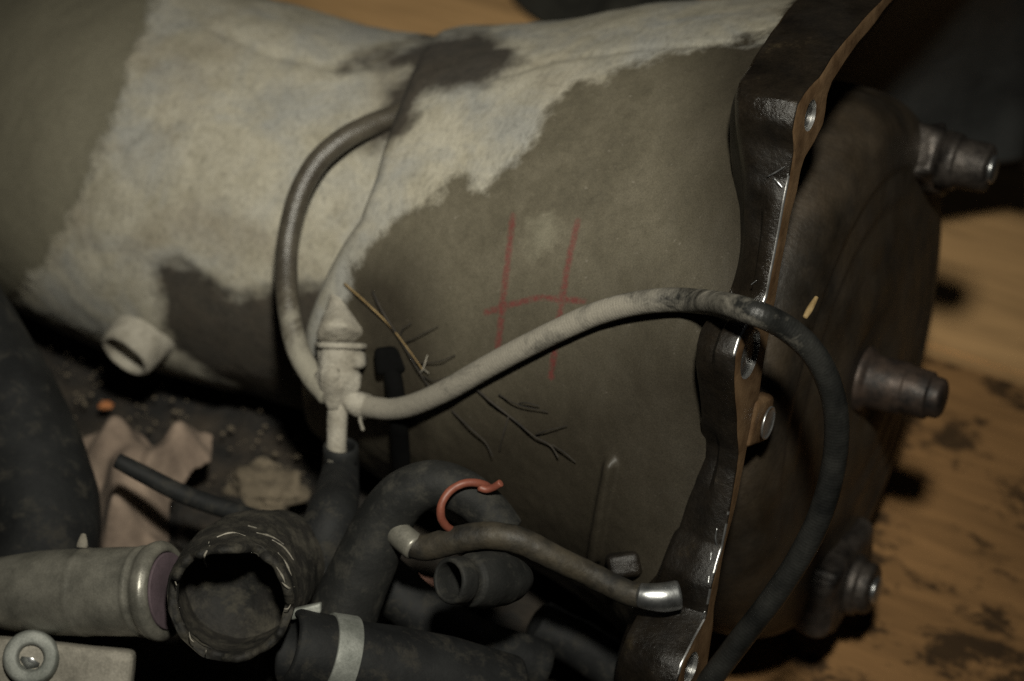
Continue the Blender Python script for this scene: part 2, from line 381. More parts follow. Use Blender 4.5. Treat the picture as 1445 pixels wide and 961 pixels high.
def tube(name, pts, rad, mat, parent=None, n=None, k=24, wall=0.0, depth=.03, amp=0.0, freq=60, attrs_fn=None, squash=None, lip=0.0):
    """pts: world points; rad: one radius per point or a number; wall>0: hollow at the start"""
    pts = np.asarray(pts, float); rad = np.full(len(pts), rad) if np.isscalar(rad) else np.asarray(rad, float)
    n = n or max(12, len(pts) * 8); sp = spline(np.column_stack([pts, rad]), n); path, R = sp[:, :3], sp[:, 3]
    T, A, B = frames(path); th = np.linspace(0, 2 * math.pi, k, endpoint=False); rings = []
    def ring(c, a, b, r, e=1.0, sd=0.0):
        q = np.array([c + r * (math.cos(x) * a + e * math.sin(x) * b) for x in th])
        if amp: q = np.array([c + (v - c) * (1 + wob(v, amp, freq, sd)) for v in q])
        return q
    if wall > 0:
        m = max(3, int(depth / (np.linalg.norm(path[-1] - path[0]) / n)))
        m = min(m, n - 2)
        for i in range(m, -1, -1): rings.append(ring(path[i], A[i], B[i], R[i] - wall))
        c0 = path[0] - T[0] * wall * .35
        rings.append(ring(c0, A[0], B[0], R[0] - wall * .7)); rings.append(ring(c0, A[0], B[0], R[0] - wall * .3))
        if lip:
            for q, f_ in zip(rings[-6:], (.15, .35, .65, 1, 1, 1)):
                for j in range(k): q[j] -= T[0] * lip * f_ * (mnoise.fractal(Vector((math.cos(th[j]) * 1.5, math.sin(th[j]) * 1.5, 4.2)), .9, 2.1, 3) - .5 * math.exp(-((th[j] - 4.75) / .16) ** 2))
    else:
        for f, g in ((.35, .0), (.75, .12), (.95, .32)):
            rings.append(ring(path[0] - T[0] * R[0] * .35 * (1 - g * 3), A[0], B[0], R[0] * f))
    for i in range(n):
        e = 1.0 if squash is None else squash(i / (n - 1))
        rings.append(ring(path[i], A[i], B[i], R[i], e))
        if wall > 0 and lip and i < 3:
            for j in range(k): rings[-1][j] -= T[0] * lip * (.8, .45, .18)[i] * (mnoise.fractal(Vector((math.cos(th[j]) * 1.5, math.sin(th[j]) * 1.5, 4.2)), .9, 2.1, 3) - .5 * math.exp(-((th[j] - 4.75) / .16) ** 2))
    e = 1.0 if squash is None else squash(1.0)
    for f, g in ((.95, .68), (.75, .88), (.35, 1.0)):
        rings.append(ring(path[-1] + T[-1] * R[-1] * .3 * g, A[-1], B[-1], R[-1] * f, e))
    return sweep(name, rings, mat, parent, attrs_fn=attrs_fn)

def lathe(name, base, axis, prof, mat, parent=None, k=40, amp=0.0, freq=60, ell=1.0, up=None):
    """prof: list of (distance along axis, radius)"""
    base = np.asarray(base, float); T = np.asarray(axis, float); T = T / np.linalg.norm(T)
    a = (up if up is not None else -FW) - ((up if up is not None else -FW) @ T) * T
    if np.linalg.norm(a) < .2: a = UP - (UP @ T) * T
    a /= np.linalg.norm(a); b = np.cross(T, a); th = np.linspace(0, 2 * math.pi, k, endpoint=False); rings = []
    for s, r in prof:
        c = base + s * T; q = np.array([c + max(r, 1e-5) * (math.cos(x) * a + ell * math.sin(x) * b) for x in th])
        if amp: q = np.array([c + (v - c) * (1 + wob(v, amp, freq)) for v in q])
        rings.append(q)
    return sweep(name, rings, mat, parent)

def rprof(pr, r=.0012, n=3):
    """round the corners of a lathe profile"""
    out = [pr[0]]
    for i in range(1, len(pr) - 1):
        p = np.array(pr[i]); a = np.array(pr[i - 1]) - p; b = np.array(pr[i + 1]) - p
        la, lb = np.linalg.norm(a), np.linalg.norm(b); q = min(r, la * .45, lb * .45)
        p0, p1 = p + a / (la + 1e-9) * q, p + b / (lb + 1e-9) * q
        for t in np.linspace(0, 1, n): out.append(tuple((1 - t) ** 2 * p0 + 2 * t * (1 - t) * p + t * t * p1))
    out.append(pr[-1]); return out

def block(name, c, ax, ay, az, size, mat, parent=None, bev=.002, amp=0.0, cuts=6, freq=60):
    """a bevelled, slightly uneven block with its own axes"""
    bm = bmesh.new(); bmesh.ops.create_cube(bm, size=1)
    for v in bm.verts: v.co = Vector((v.co.x * size[0], v.co.y * size[1], v.co.z * size[2]))
    bmesh.ops.bevel(bm, geom=list(bm.edges), offset=bev, segments=3, affect='EDGES', profile=.5)
    if amp:
        bmesh.ops.subdivide_edges(bm, edges=list(bm.edges), cuts=cuts, use_grid_fill=True)
    ax, ay, az = [np.asarray(q) / np.linalg.norm(q) for q in (ax, ay, az)]
    for v in bm.verts:
        p = np.asarray(c) + v.co.x * ax + v.co.y * ay + v.co.z * az
        if amp: p = p + np.array(mnoise.noise_vector(V(p) * freq)) * amp
        v.co = V(p)
    me = bpy.data.meshes.new(name); bm.to_mesh(me); bm.free(); me.materials.append(MAT[mat])
    me.polygons.foreach_set('use_smooth', np.ones(len(me.polygons), bool))
    o = bpy.data.objects.new(name, me); col.objects.link(o)
    if parent is not None: o.parent = parent; o.matrix_parent_inverse = Matrix.Translation(-parent.location)
    return o

# ------------------------------------------------------------------ floor: boards running along the gearbox
FX = np.array([AX[0], AX[1], 0]); FX /= np.linalg.norm(FX); FY = np.array([-FX[1], FX[0], 0])
def ground_at(px, py, z=0.0):
    d = FW + (px - CX) / FP * RT + (CY - py) / FP * UP; t = (z - CAM[2]) / d[2]; return CAM + t * d
fl0 = mesh_obj('floor', [(-3, -1, -.02), (3, -1, -.02), (3, 4, -.02), (-3, 4, -.02)], [(0, 1, 2, 3)], 'soil', smooth=False); fl0['kind'] = 'structure'
seam = ground_at(1395, 521); base_f = float(seam @ FY)
for i, (f0, f1, zz, l0, l1) in enumerate([(-.98, -.42, -.003, -1.2, 1.5), (-.415, -.0035, 0, -.9, 1.5), (.0035, .62, .002, -1.3, 1.5), (.625, 1.3, -.001, -1.2, 1.4)]):
    bm = bmesh.new(); bmesh.ops.create_cube(bm, size=1)
    for v in bm.verts: v.co = Vector(((v.co.x) * (l1 - l0), v.co.y * (f1 - f0), v.co.z * .018))
    bmesh.ops.bevel(bm, geom=list(bm.edges), offset=.002, segments=2, affect='EDGES')
    me = bpy.data.meshes.new('board'); bm.to_mesh(me); bm.free(); me.materials.append(MAT['wood' if i < 2 else 'wood2'])
    o = bpy.data.objects.new('board', me); col.objects.link(o); o.parent = fl0
    o.location = V(FX * ((l0 + l1) / 2 + float(seam @ FX)) + FY * (base_f + (f0 + f1) / 2) + np.array([0, 0, zz - .009]))
    o.rotation_euler = (0, 0, math.atan2(FX[1], FX[0]))

# heap of greasy soil the hoses lie on
HEAP_F = float(ORG @ FY) + .05
nx, ny = 150, 130; vs = []; fs = []
for j in range(ny):
    for i in range(nx):
        x = -.75 + 1.03 * i / (nx - 1); y = .25 + 1.15 * j / (ny - 1)
        q = np.array([x, y]); e = min((.13 - x + .10 * (y - .9)) / .08, 1.0)
        e = min(e, (HEAP_F - (x * FY[0] + y * FY[1])) / .06); e = max(0.0, e); e = e * e * (3 - 2 * e)
        h = .072 * e + e * .018 * mnoise.fractal(Vector((x * 14, y * 14, 1)), .8, 2, 5) - .014
        vs.append((x, y, h)); 
        if i < nx - 1 and j < ny - 1: a = j * nx + i; fs.append((a, a + 1, a + nx + 1, a + nx))
heap = mesh_obj('soil_heap', vs, fs, 'soil'); heap['kind'] = 'structure'

# ------------------------------------------------------------------ gearbox
box = thing('gearbox', 'large dusty grey cast gearbox with open bell housing and red chalk mark', 'gearbox', ORG + .0 * AX - np.array([0, 0, .15]))

OUT_PX = [(1300, -78), (1262, -24), (1243, 0), (1205, 42), (1173, 80), (1156, 107), (1136, 129), (1126, 146), (1121, 167), (1118, 185), (1120, 208), (1117, 229), (1113, 254),
          (1107, 281), (1099, 327), (1091, 370), (1082, 417), (1074, 442), (1056, 457), (1045, 477), (1037, 502), (1035, 532), (1037, 560), (1039, 595), (1041, 640), (1039, 665), (1032, 707),
          (1020, 774), (1003, 828), (997, 871), (980, 902), (963, 935), (955, 965), (950, 1000)]
IN_PX = [(1318, -78), (1280, -24), (1260, 0), (1222, 48), (1193, 85), (1174, 114), (1167, 135), (1165, 153), (1161, 174), (1149, 199), (1136, 222), (1129, 245), (1124, 270), (1111, 327), (1102, 375),
         (1094, 421), (1089, 445), (1086, 462), (1083, 485), (1077, 520), (1070, 560), (1062, 595), (1056, 620), (1050, 655), (1039, 707), (1027, 757), (1015, 814), (1008, 855), (1005, 888), (1000, 925), (994, 960), (989, 1000)]
def polar(px): 
    q = sorted(onplane(x, y) for x, y in px); return np.array(q)
PO, PI_ = polar(OUT_PX), polar(IN_PX)
def r_out(ph): return np.interp(ph, np.r_[-120, -80, PO[:, 0], 75, 100, 150], np.r_[.235, .235, PO[:, 1], .225, .30, .335])
def r_in(ph): return np.interp(ph, np.r_[-120, -80, PI_[:, 0], 75, 100, 150], np.r_[.212, .212, PI_[:, 1], .211, .288, .323])
HOLES = [(1144, 163), (1059, 500), (975, 942)]
HP = [onplane(*h) for h in HOLES]

# bell housing shell
PH0, PH1 = -84.0, 148.0
phs = np.linspace(PH0, PH1, 330); nt = 250
rings = []
_ro = r_out(phs); _mn = np.array([_ro[max(0, i - 5):i + 6].min() for i in range(len(_ro))]); rfl = gauss(np.minimum(_mn - .011, .35), 5, 0)
tt = np.concatenate([np.linspace(0, 1, nt)])
rows_s = []; rows_r = []
for i, ph in enumerate(phs):
    sr = float(ridge_s(ph)); s = -.006 + (sr + .006) * tt
    r = look(BELL, s, np.full(nt, ph))
    wgt = np.clip(1 - (-.006 - s) / .075, 0, 1) ** 2
    r = r * (1 - wgt) + np.minimum(rfl[i], r + .02) * wgt
    # rounded lip at the back, then the inside wall
    lip = np.linspace(0, math.pi / 2, 7)[1:]
    s2 = sr - .013 * np.sin(lip); r2 = r[-1] - .013 * (1 - np.cos(lip))
    s3 = np.full(4, s2[-1]); r3 = r2[-1] - np.array([.004, .010, .018, .026])
    s4 = np.linspace(sr + .012, -.006, 30); r4 = look(BELL, s4, np.full(30, ph)) - .010
    w4 = np.clip(1 - (-.006 - s4) / .075, 0, 1) ** 2
    r4 = r4 * (1 - w4) + (np.minimum(rfl[i], r4 + .03) - .010) * w4
    rows_s.append(np.concatenate([s, s2, s3, s4])); rows_r.append(np.concatenate([r, r2, r3, r4]))
S_, R_ = np.array(rows_s), np.array(rows_r); PHI = np.repeat(phs[:, None], S_.shape[1], 1)
# casting seam along the top of the bell and small unevenness of a sand casting
bv = G(S_, PHI, R_).reshape(-1, 3)
lump = np.array([mnoise.fractal(Vector((v[0] * 22, v[1] * 22, v[2] * 22)), .7, 2, 4) for v in bv]) * .0009
q = bv - CAM; dd = q @ FW; X_ = CX + FP * (q @ RT) / dd; Y_ = CY - FP * (q @ UP) / dd
seamd = ldist(X_, Y_, [(690, 112), (780, 85), (900, 68), (1000, 62), (1100, 55)])
ribd = ldist(X_, Y_, [(862, 655), (850, 715), (838, 785)])
facing = (np.abs(PHI.ravel()) < 100)
lump = lump - .0012 * np.exp(-(seamd / 3.0) ** 2) * facing + .0045 * np.exp(-(ribd / 8.0) ** 4) * facing
bv = G(S_, PHI, R_ + lump.reshape(S_.shape)).reshape(-1, 3)
m_ = S_.shape[1]; faces = []
for i in range(len(phs) - 1):
    for j in range(m_ - 1):
        a = i * m_ + j; faces.append((a, a + m_, a + m_ + 1, a + 1))
    a = i * m_; faces.append((a + m_ - 1, a + 2 * m_ - 1, a + m_, a))
faces.append(tuple(range(m_))); faces.append(tuple(range((len(phs) - 1) * m_, len(phs) * m_))[::-1])
DUST = [(1125, -60), (1108, 30), (1085, 55), (1030, 60), (960, 72), (905, 84), (850, 108), (805, 124), (775, 158), (752, 200), (715, 236), (682, 270), (667, 272), (655, 255), (640, 256), (618, 282), (600, 286),
        (568, 300), (545, 325), (525, 345), (507, 358), (498, 385), (488, 420), (470, 470), (440, 560), (300, 560), (300, -60)]
SMEAR = [(752, 310), (778, 300), (788, 325), (772, 350), (755, 362), (748, 340)]
STB = [(480, 95), (500, 82), (560, 66), (605, 50), (690, 44), (715, 62), (738, 82), (712, 106), (665, 122), (620, 128), (598, 135), (585, 170), (545, 205), (480, 215), (500, 180), (540, 150), (545, 118), (575, 100), (520, 96)]
def fields(v, facing):
    q = v - CAM; d = q @ FW; x = CX + FP * (q @ RT) / d; y = CY - FP * (q @ UP) / d
    mk = 4.7 - np.minimum(np.minimum(ldist(x, y, [(724, 305), (716, 370), (708, 440), (703, 492)]), ldist(x, y, [(815, 312), (800, 380), (788, 455), (777, 532)])), ldist(x, y, [(686, 441), (722, 429), (765, 420), (824, 425)]))
    g = (y - 500) * .62 + (x - 760) * .22  # greasy lower bell, with the light falloff towards the bottom painted in
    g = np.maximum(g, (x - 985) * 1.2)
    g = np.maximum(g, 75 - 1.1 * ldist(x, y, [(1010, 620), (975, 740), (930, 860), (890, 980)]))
    g = np.maximum(g, 110 - 1.6 * ldist(x, y, [(535, 430), (560, 520), (575, 640)]))  # recess beside the fitting, its darkness painted in
    out = dict(dust=sdist(x, y, DUST), stain_dark=sdist(x, y, STB), mark=mk, grease_shade=g, smear_shade=sdist(x, y, SMEAR))
    for k_, dv in (('dust', -200), ('stain_dark', -200), ('mark', -200), ('grease_shade', 200), ('smear_shade', -200)):
        out[k_] = np.where(facing, out[k_], dv)
    return out
inner = np.zeros(S_.shape, bool); inner[:, nt + 10:] = True
at = fields(bv, facing & ~inner.ravel()); at['gs'] = S_.ravel(); at['gp'] = PHI.ravel()
imat = [1 if (j >= nt + 10) else 0 for i in range(len(phs) - 1) for j in range(m_)] + [0, 1]
bell = mesh_obj('bell_housing', bv, faces, None, box, attrs=at, mats=['bell', 'grey'], midx=imat)

# gear case behind it
pc = np.linspace(-180, 180, 260, endpoint=False); s_c = np.linspace(-.15, -.74, 260)
SS, PP = np.meshgrid(s_c, pc, indexing='ij'); cv0 = G(SS, PP, look(CASE, SS, PP)).reshape(-1, 3)
q = cv0 - CAM; dd = q @ FW; X_ = CX + FP * (q @ RT) / dd; Y_ = CY - FP * (q @ UP) / dd
DARK_A = [(214, 372), (250, 364), (276, 380), (312, 410), (342, 418), (372, 406), (405, 400), (470, 402), (480, 700), (330, 700), (334, 556), (290, 530), (238, 500), (224, 440)]  # low area of the case, coloured darker and set slightly deeper
CASED = [(235, -60), (165, 150), (100, 310), (40, 400), (20, 430), (60, 446), (150, 482), (200, 530), (335, 575), (335, 548), (290, 528), (700, 560), (700, -60)]
fa = (np.abs(PP.ravel()) < 100)
lump = np.array([mnoise.fractal(Vector((v[0] * 26, v[1] * 26, v[2] * 26)), .7, 2, 5) for v in cv0]) * .0008
rip = np.array([mnoise.noise(Vector((v @ AX * 120 + 3 * mnoise.noise(V(v * 30)), v @ EU * 30, 0))) for v in cv0])
wr = np.clip(sdist(X_, Y_, [(170, 120), (330, 150), (340, 330), (250, 380), (80, 420), (60, 380), (150, 180)]) / 40, 0, 1) * fa
gro = np.exp(-(ldist(X_, Y_, [(300, 40), (380, 75), (470, 92), (520, 90)]) / 6) ** 2) * fa
step = np.clip(sdist(X_, Y_, DARK_A) / 12 + .5, 0, 1) * fa
lump = lump + rip * wr * .0011 - gro * .002 - step * .0025
cv = G(SS, PP, look(CASE, SS, PP) + lump.reshape(SS.shape)).reshape(-1, 3)
n2 = len(pc); faces = []
for i in range(len(s_c) - 1):
    for j in range(n2):
        a, b = i * n2 + j, i * n2 + (j + 1) % n2; faces.append((a, b, b + n2, a + n2))
faces.append(tuple(range(n2))[::-1]); faces.append(tuple(range((len(s_c) - 1) * n2, len(s_c) * n2)))
at = dict(dust=np.where(fa, np.maximum(sdist(X_, Y_, CASED), -200), -200), stain_dark=np.where(fa, np.maximum(sdist(X_, Y_, DARK_A), sdist(X_, Y_, STB)), 100), mark=np.full(len(cv), -200.), grease_shade=np.full(len(cv), -30.), smear_shade=np.where(fa & (Y_ < 420 - .3 * X_), 60., -200.), gs=SS.ravel(), gp=PP.ravel())  # left facet: less dust, plus its turned-away shade put into the colour
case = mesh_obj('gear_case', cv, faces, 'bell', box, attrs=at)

# flange with bosses
pf = np.linspace(PH0 - 1, PH1 + 2, 520)
ro, ri = r_out(pf), r_in(pf)
bossw = np.zeros_like(pf)
for (hp, hr), wdt in zip(HP, (7.5, 6.5, 7.0)): bossw = np.maximum(bossw, np.exp(-((pf - hp) / wdt) ** 2))
BACK_PX = [(1140, -20), (1085, 55), (1050, 105), (1043, 124), (1040, 140), (1042, 165), (1048, 215), (1056, 260), (1054, 300), (1050, 360), (1040, 410), (1010, 440), (988, 460), (985, 490), (988, 540), (993, 600), (986, 660), (968, 720),
           (950, 770), (925, 830), (900, 880), (880, 910), (872, 950), (868, 1000)]
tkp = []
for x, y in BACK_PX:
    best = None
    for s0 in np.linspace(-.004, -.06, 200):
        ph_, r_ = onplane(x, y, s0); e_ = abs(r_ - (float(r_out(ph_)) - .004))
        if best is None or e_ < best[0]: best = (e_, ph_, -s0)
    tkp.append(best[1:])
tkp = np.array(sorted(tkp)); print('flange back', tkp.round(3).tolist())
tk0 = np.interp(pf, tkp[:, 0], tkp[:, 1]); tk = np.clip(np.where(pf > -13, gauss(tk0, 3, 0), gauss(tk0, 13, 0)), .010, .036)
rb = np.interp(pf, phs, rfl) - .004
prof = []
for i in range(len(pf)):
    t_, o_, n_ = tk[i], ro[i], ri[i]; q_ = .0062 * (1 - min(1.0, max(0.0, (pf[i] - 15.0) / 3.0) + .9 * math.exp(-((pf[i] + 9.5) / 6.0) ** 4) + .55 * min(1, max(0, (-15 - pf[i]) / 8)))); d_ = min(.0075, (o_ - rb[i]) * .6)
    pr = [(0, n_), (0, (n_ + o_) / 2), (0, o_ - .0009), (-.0003, o_ - .0003), (-.0009, o_)] + [(-t_ * .3, o_), (-t_ * .48, o_ - .0002 - q_ * .1), (-t_ * .62, o_ - .0008 - q_ * .9)] + \
         [(-t_ + .0015, o_ - .0014 - q_), (-t_ - .0002, o_ - .0030 - q_), (-t_ - .002, o_ - max(d_, q_ + .004)), (-t_ - .0045, rb[i] + .004), (-t_ - .009, rb[i] - .003), (-t_ - .012, rb[i] - .02), (-.012, n_ - .001), (-.001, n_)]
    prof.append(pr)
prof = np.array(prof); mf = prof.shape[1]
fv = G(prof[:, :, 0], np.repeat(pf[:, None], mf, 1), prof[:, :, 1]).reshape(-1, 3)
fv = np.array([v + np.array(mnoise.noise_vector(V(v * 70))) * .0004 for v in fv])
faces = []; mi = []
for i in range(len(pf) - 1):
    for j in range(mf):
        j2 = (j + 1) % mf; faces.append((i * mf + j, (i + 1) * mf + j, (i + 1) * mf + j2, i * mf + j2))
        mi.append(1 if j < 2 else (2 if j in (2, 3) and (-3 < pf[i] < 19.5 or (-46 < pf[i] < -26 and mnoise.noise(Vector((pf[i] * .5, 0, 7))) > -.05)) else 0))
faces.append(tuple(range(mf))); faces.append(tuple(range((len(pf) - 1) * mf, len(pf) * mf))[::-1]); mi += [0, 0]
flange = mesh_obj('flange', fv, faces, None, box, mats=['oily', 'gasket', 'bare'], midx=mi)
bm = bmesh.new(); bm.from_mesh(flange.data); bmesh.ops.recalc_face_normals(bm, faces=bm.faces); bm.to_mesh(flange.data); bm.free()
HR = [.0070, .0112, .0074]
cut = []
for (hp, hr), rr in zip(HP, HR):
    c0 = G(.01, hp, hr)
    c = lathe('cutter', c0, -AX, [(0, 0), (0, rr), (.027, rr), (.027, 0)], 'bare', None, 32); cut.append(c)
for c in cut:
    md = flange.modifiers.new('b', 'BOOLEAN'); md.object = c; md.solver = 'EXACT'; md.operation = 'DIFFERENCE'
dg = bpy.context.evaluated_depsgraph_get(); nm = bpy.data.meshes.new_from_object(flange.evaluated_get(dg))
flange.modifiers.clear(); flange.data = nm; nm.name = 'flange'
nm.polygons.foreach_set('use_smooth', np.ones(len(nm.polygons), bool)); nm.set_sharp_from_angle(angle=math.radians(38))
def rim(px, py, up=.0003):
    best = None
    for s0 in np.linspace(-.001, -.03, 120):
        ph_, r_ = onplane(px, py, s0); e_ = abs(r_ - float(r_out(ph_)))
        if best is None or e_ < best[0]: best = (e_, ph_, s0, r_)
    return G(best[2], best[1], best[3] + up)
for c in cut: bpy.data.objects.remove(c)
for (hp, hr), rr in zip(HP, HR):
    c0 = G(-.0015, hp, hr)
    lathe('bore_sleeve', c0, -AX, [(0, rr - .0011), (0, rr - .0001), (.014, rr - .0001), (.014, rr - .0011), (0, rr - .0011)], 'bare', flange, 32)

for ln_, r_ in (([(1083, 250), (1096, 243), (1107, 236)], .00045), ([(1092, 252), (1098, 258), (1104, 265)], .0007), ([(1114, 238), (1112, 246), (1111, 252)], .0008), ([(1103, 306), (1100, 318), (1099, 330)], .0008), ([(1060, 402), (1068, 396)], .0004),
               ([(1012, 745), (1010, 760), (1013, 772)], .0005), ([(1001, 812), (1000, 822)], .0007), ([(995, 862), (991, 872)], .0008), ([(1004, 778), (1003, 790)], .0004)):
    tube('nick_glint', [rim(*q_) for q_ in ln_], [r_ * .6] + [r_] * (len(ln_) - 2) + [r_ * .5], 'steel', flange, n=10, k=8, amp=.3, freq=500)  # bright steel slivers that stand for the glints on the rim

# side boss with a blind hole on the gear case
b0 = cast(196, 478); bd = -.50 * RT - .72 * UP + .52 * (-FW); bd /= np.linalg.norm(bd)
lathe('drain_boss', b0 - bd * .016, bd, rprof([(-.004, .030), (.006, .0215), (.014, .0178), (.028, .0165), (.0300, .0148), (.0300, .0128), (.022, .0122), (.022, 0)], .003), 'dust', box, 36, amp=.05)

# torque converter
conv = thing('torque_converter', 'dark brown rusty torque converter sitting inside the open bell housing', 'converter', ORG - .05 * AX - np.array([0, 0, .14]))
cp = [(-.11, .06), (-.105, .11), (-.08, .138), (-.05, .147), (-.025, .146), (-.014, .143), (-.007, .138), (-.002, .131), (.0, .122), (.0012, .113), (-.0002, .108), (.0018, .096), (.0008, .090), (.0032, .076), (.0025, .064), (.005, .052), (.0045, .038), (.002, .028), (.001, .0)]
lathe('shell', ORG, AX, rprof(cp, .006, 4), 'converter', conv, 96, amp=.002, freq=25)
hb = ORG + .0 * AX
lathe('pilot_hub', hb, AX, rprof([(0, .0185), (.004, .0165), (.006, .0142), (.024, .0138), (.025, .0128), (.037, .0125), (.0375, .0108), (.043, .0104), (.0445, .008), (.0445, 0)], .0010), 'rusty', conv, 40, amp=.02)
def lug_point(px, py, s): ph, r = onplane(px, py, s); return G(s, ph, r)
l1 = lug_point(1300, 218, -.004); l2 = lug_point(1165, 812, -.004)
rad1 = (l1 - ORG) - ((l1 - ORG) @ AX) * AX; rad1 /= np.linalg.norm(rad1)
rad2 = (l2 - ORG) - ((l2 - ORG) @ AX) * AX; rad2 /= np.linalg.norm(rad2)
for lp, rd, pz, bl_, br_ in ((l1, rad1, (.020, .030, .042), .036, .0135), (l2, rad2, (.024, .044, .072), .026, .0150)):
    tg = np.cross(AX, rd)
    pad = block('mounting_pad', lp + .004 * AX - rd * .001, AX, rd, tg, pz, 'lug', conv, .006, .004, 4, 70)
    bolt = lathe('mounting_nut', lp + .012 * AX, AX, rprof([(0, br_ * 1.15), (.008, br_ * 1.1), (.009, br_ * .96), (bl_ - .012, br_ * .95), (bl_ - .0105, br_ * .8), (bl_ - .0105, 0)], .0012), 'lug', conv, 28, amp=.04)
    lathe('bolt_end', lp + (bl_ + .0010) * AX, AX, rprof([(0, .0075), (.002, .0075), (.003, .006), (.003, 0)], .0006), 'steel', bolt, 20)
# threaded tab next to the flange
tb = lug_point(1084, 597, .004); rt_ = (tb - ORG) - ((tb - ORG) @ AX) * AX; rt_ /= np.linalg.norm(rt_); tg = np.cross(AX, rt_)
tab = block('threaded_tab', tb - .007 * AX, AX, rt_, tg, (.009, .026, .022), 'gasket', conv, .003, .0006, 3)
lathe('threaded_bore', tb - .0005 * AX, AX, rprof([(0, .0078), (.0010, .0078), (.0010, .0070), (.0004, .0066), (.0004, 0)], .0004), 'bare', tab, 28)

# ------------------------------------------------------------------ hoses on the gearbox
def px_path(rows): return [P(*r) for r in rows]
HOSE = [(505, 572), (560, 577), (620, 556), (700, 511), (780, 470), (850, 440), (920, 425), (985, 425)]
hp_ = [(x, y, castd(x, y)) for x, y in HOSE]
rows = []
for (x, y, d), gap in zip(hp_, (.018, .014, .012, .010, .010, .010, .012, .016)): rows.append((x, y, d - gap))
rows += [(1050, 437, .905), (1105, 460, .906), (1147, 497, .912), (1172, 545, .920), (1181, 595, .928), (1177, 655, .937), (1160, 720, .946), (1132, 780, .955), (1092, 842, .965), (1045, 903, .975), (998, 965, .985), (950, 1030, .995)]
def hose_dust(v):
    q = v - CAM; d = q @ FW; x = CX + FP * (q @ RT) / d; y = CY - FP * (q @ UP) / d
    a = np.interp(x, [450, 700, 900, 1000, 1060, 1110, 1150], [.28, .26, .2, .08, .06, -.02, -.12])
    return dict(dust=np.where(y > 540, np.where(x > 800, np.interp(y, [540, 640], [-.08, -.3]), a), a))
ho = tube('breather_hose', px_path(rows), .00555, 'hose', None, n=260, k=28, amp=.02, freq=40, attrs_fn=hose_dust)
tag(recentre(ho), 'braided dusty rubber hose curving right across the bell and over the flange', 'hose')
H2 = [(594, 152, -.004), (572, 160, .006), (535, 172, .012), (490, 193, .022), (452, 224, .030), (426, 266, .034), (411, 315, .034), (404, 372, .034), (407, 432, .032), (419, 490, .030), (440, 530, .028), (462, 556, .026)]
r2 = []
for x, y, g in H2: r2.append((x, y, g))
dA = castd(600, 150); dB = castd(470, 500)
dC = castd(574, 172); dA = dC
rows2 = [(616, 140, dC + .040)] + [(x, y, d) for (x, y, g), d in zip(H2, np.interp(np.linspace(0, 1, 12), [0, .3, .6, 1], [dA + .010, dA - .010, dB + .012, dB - .020]))]
print('depths', dA, dB, [round(castd(*p), 3) for p in [(600, 400), (750, 400), (900, 300), (900, 600), (850, 800), (200, 200), (300, 300), (500, 300), (470, 600), (20, 200), (600, 700)]])
def hose2_dust(v):
    q = v - CAM; d = q @ FW; y = CY - FP * (q @ UP) / d
    return dict(dust=np.interp(y, [150, 220, 330, 430, 500, 560], [-.05, -.10, -.02, .08, .22, .3]))
h2 = tube('curved_hose', px_path(rows2), .0059, 'hose2', None, n=150, k=26, amp=.03, freq=40, attrs_fn=hose2_dust)
tag(recentre(h2), 'brown rubber hose curving from a hole in the case down to the fitting', 'hose')

# dust-caked T fitting
fd = dB - .018
ft = thing('tee_fitting', 'dust caked T shaped breather fitting where the two hoses meet', 'fitting', P(478, 640, fd))
ax_f = P(476, 640, fd) - P(482, 450, fd); mpx = fd / FP
lathe('cap', P(472, 398, fd + .016), P(482, 484, fd) - P(472, 398, fd + .016), [(r_[0] * mpx, r_[1] * mpx) for r_ in [(0, 4), (8, 8), (28, 12), (48, 18), (62, 26), (76, 32), (84, 34), (90, 33), (93, 28)]], 'dust', ft, 44, amp=.20, freq=60)
lathe('collar', P(481, 483, fd), ax_f, [(r_[0] * mpx, r_[1] * mpx) for r_ in [(0, 24), (1, 34), (3, 36), (7, 36), (9, 34), (10, 24)]], 'dust', ft, 44, amp=.08, freq=80)
lathe('body', P(480, 492, fd), ax_f, [(r_[0] * mpx, r_[1] * mpx) for r_ in [(0, 25), (3, 30), (12, 33), (30, 31), (36, 34), (52, 33), (58, 29), (70, 24), (80, 18), (86, 16)]], 'dust', ft, 44, amp=.22, freq=75)
lathe('nipple', P(492, 510, fd - .004), RT + .15 * UP - .3 * FW, [(r_[0] * mpx, r_[1] * mpx) for r_ in [(0, 14), (12, 13), (20, 12), (24, 9), (25, 0)]], 'dust', ft, 20, amp=.2, freq=150)
lathe('nipple', P(468, 530, fd - .008), -FW - .4 * RT, [(r_[0] * mpx, r_[1] * mpx) for r_ in [(0, 16), (8, 15), (12, 11), (13, 0)]], 'dust', ft, 20, amp=.2, freq=150)
lathe('stem', P(477, 566, fd), ax_f, [(r_[0] * mpx, r_[1] * mpx) for r_ in [(0, 16), (10, 15), (60, 14), (76, 15), (86, 14)]], 'dust', ft, 32, amp=.05, freq=90)
tube('side_spigot', [P(484, 548, fd), P(498, 566, fd - .002), P(516, 574, rows[0][2])], [.0050, .0058, .0066], 'dust', ft, n=14, amp=.08, freq=90)
tube('hose_clip', [P(505, 560, rows[0][2] - .006), P(514, 574, rows[0][2] - .0068), P(508, 590, rows[0][2] - .004), P(512, 606, rows[0][2])], .0009, 'dust', ft, n=16, k=8)

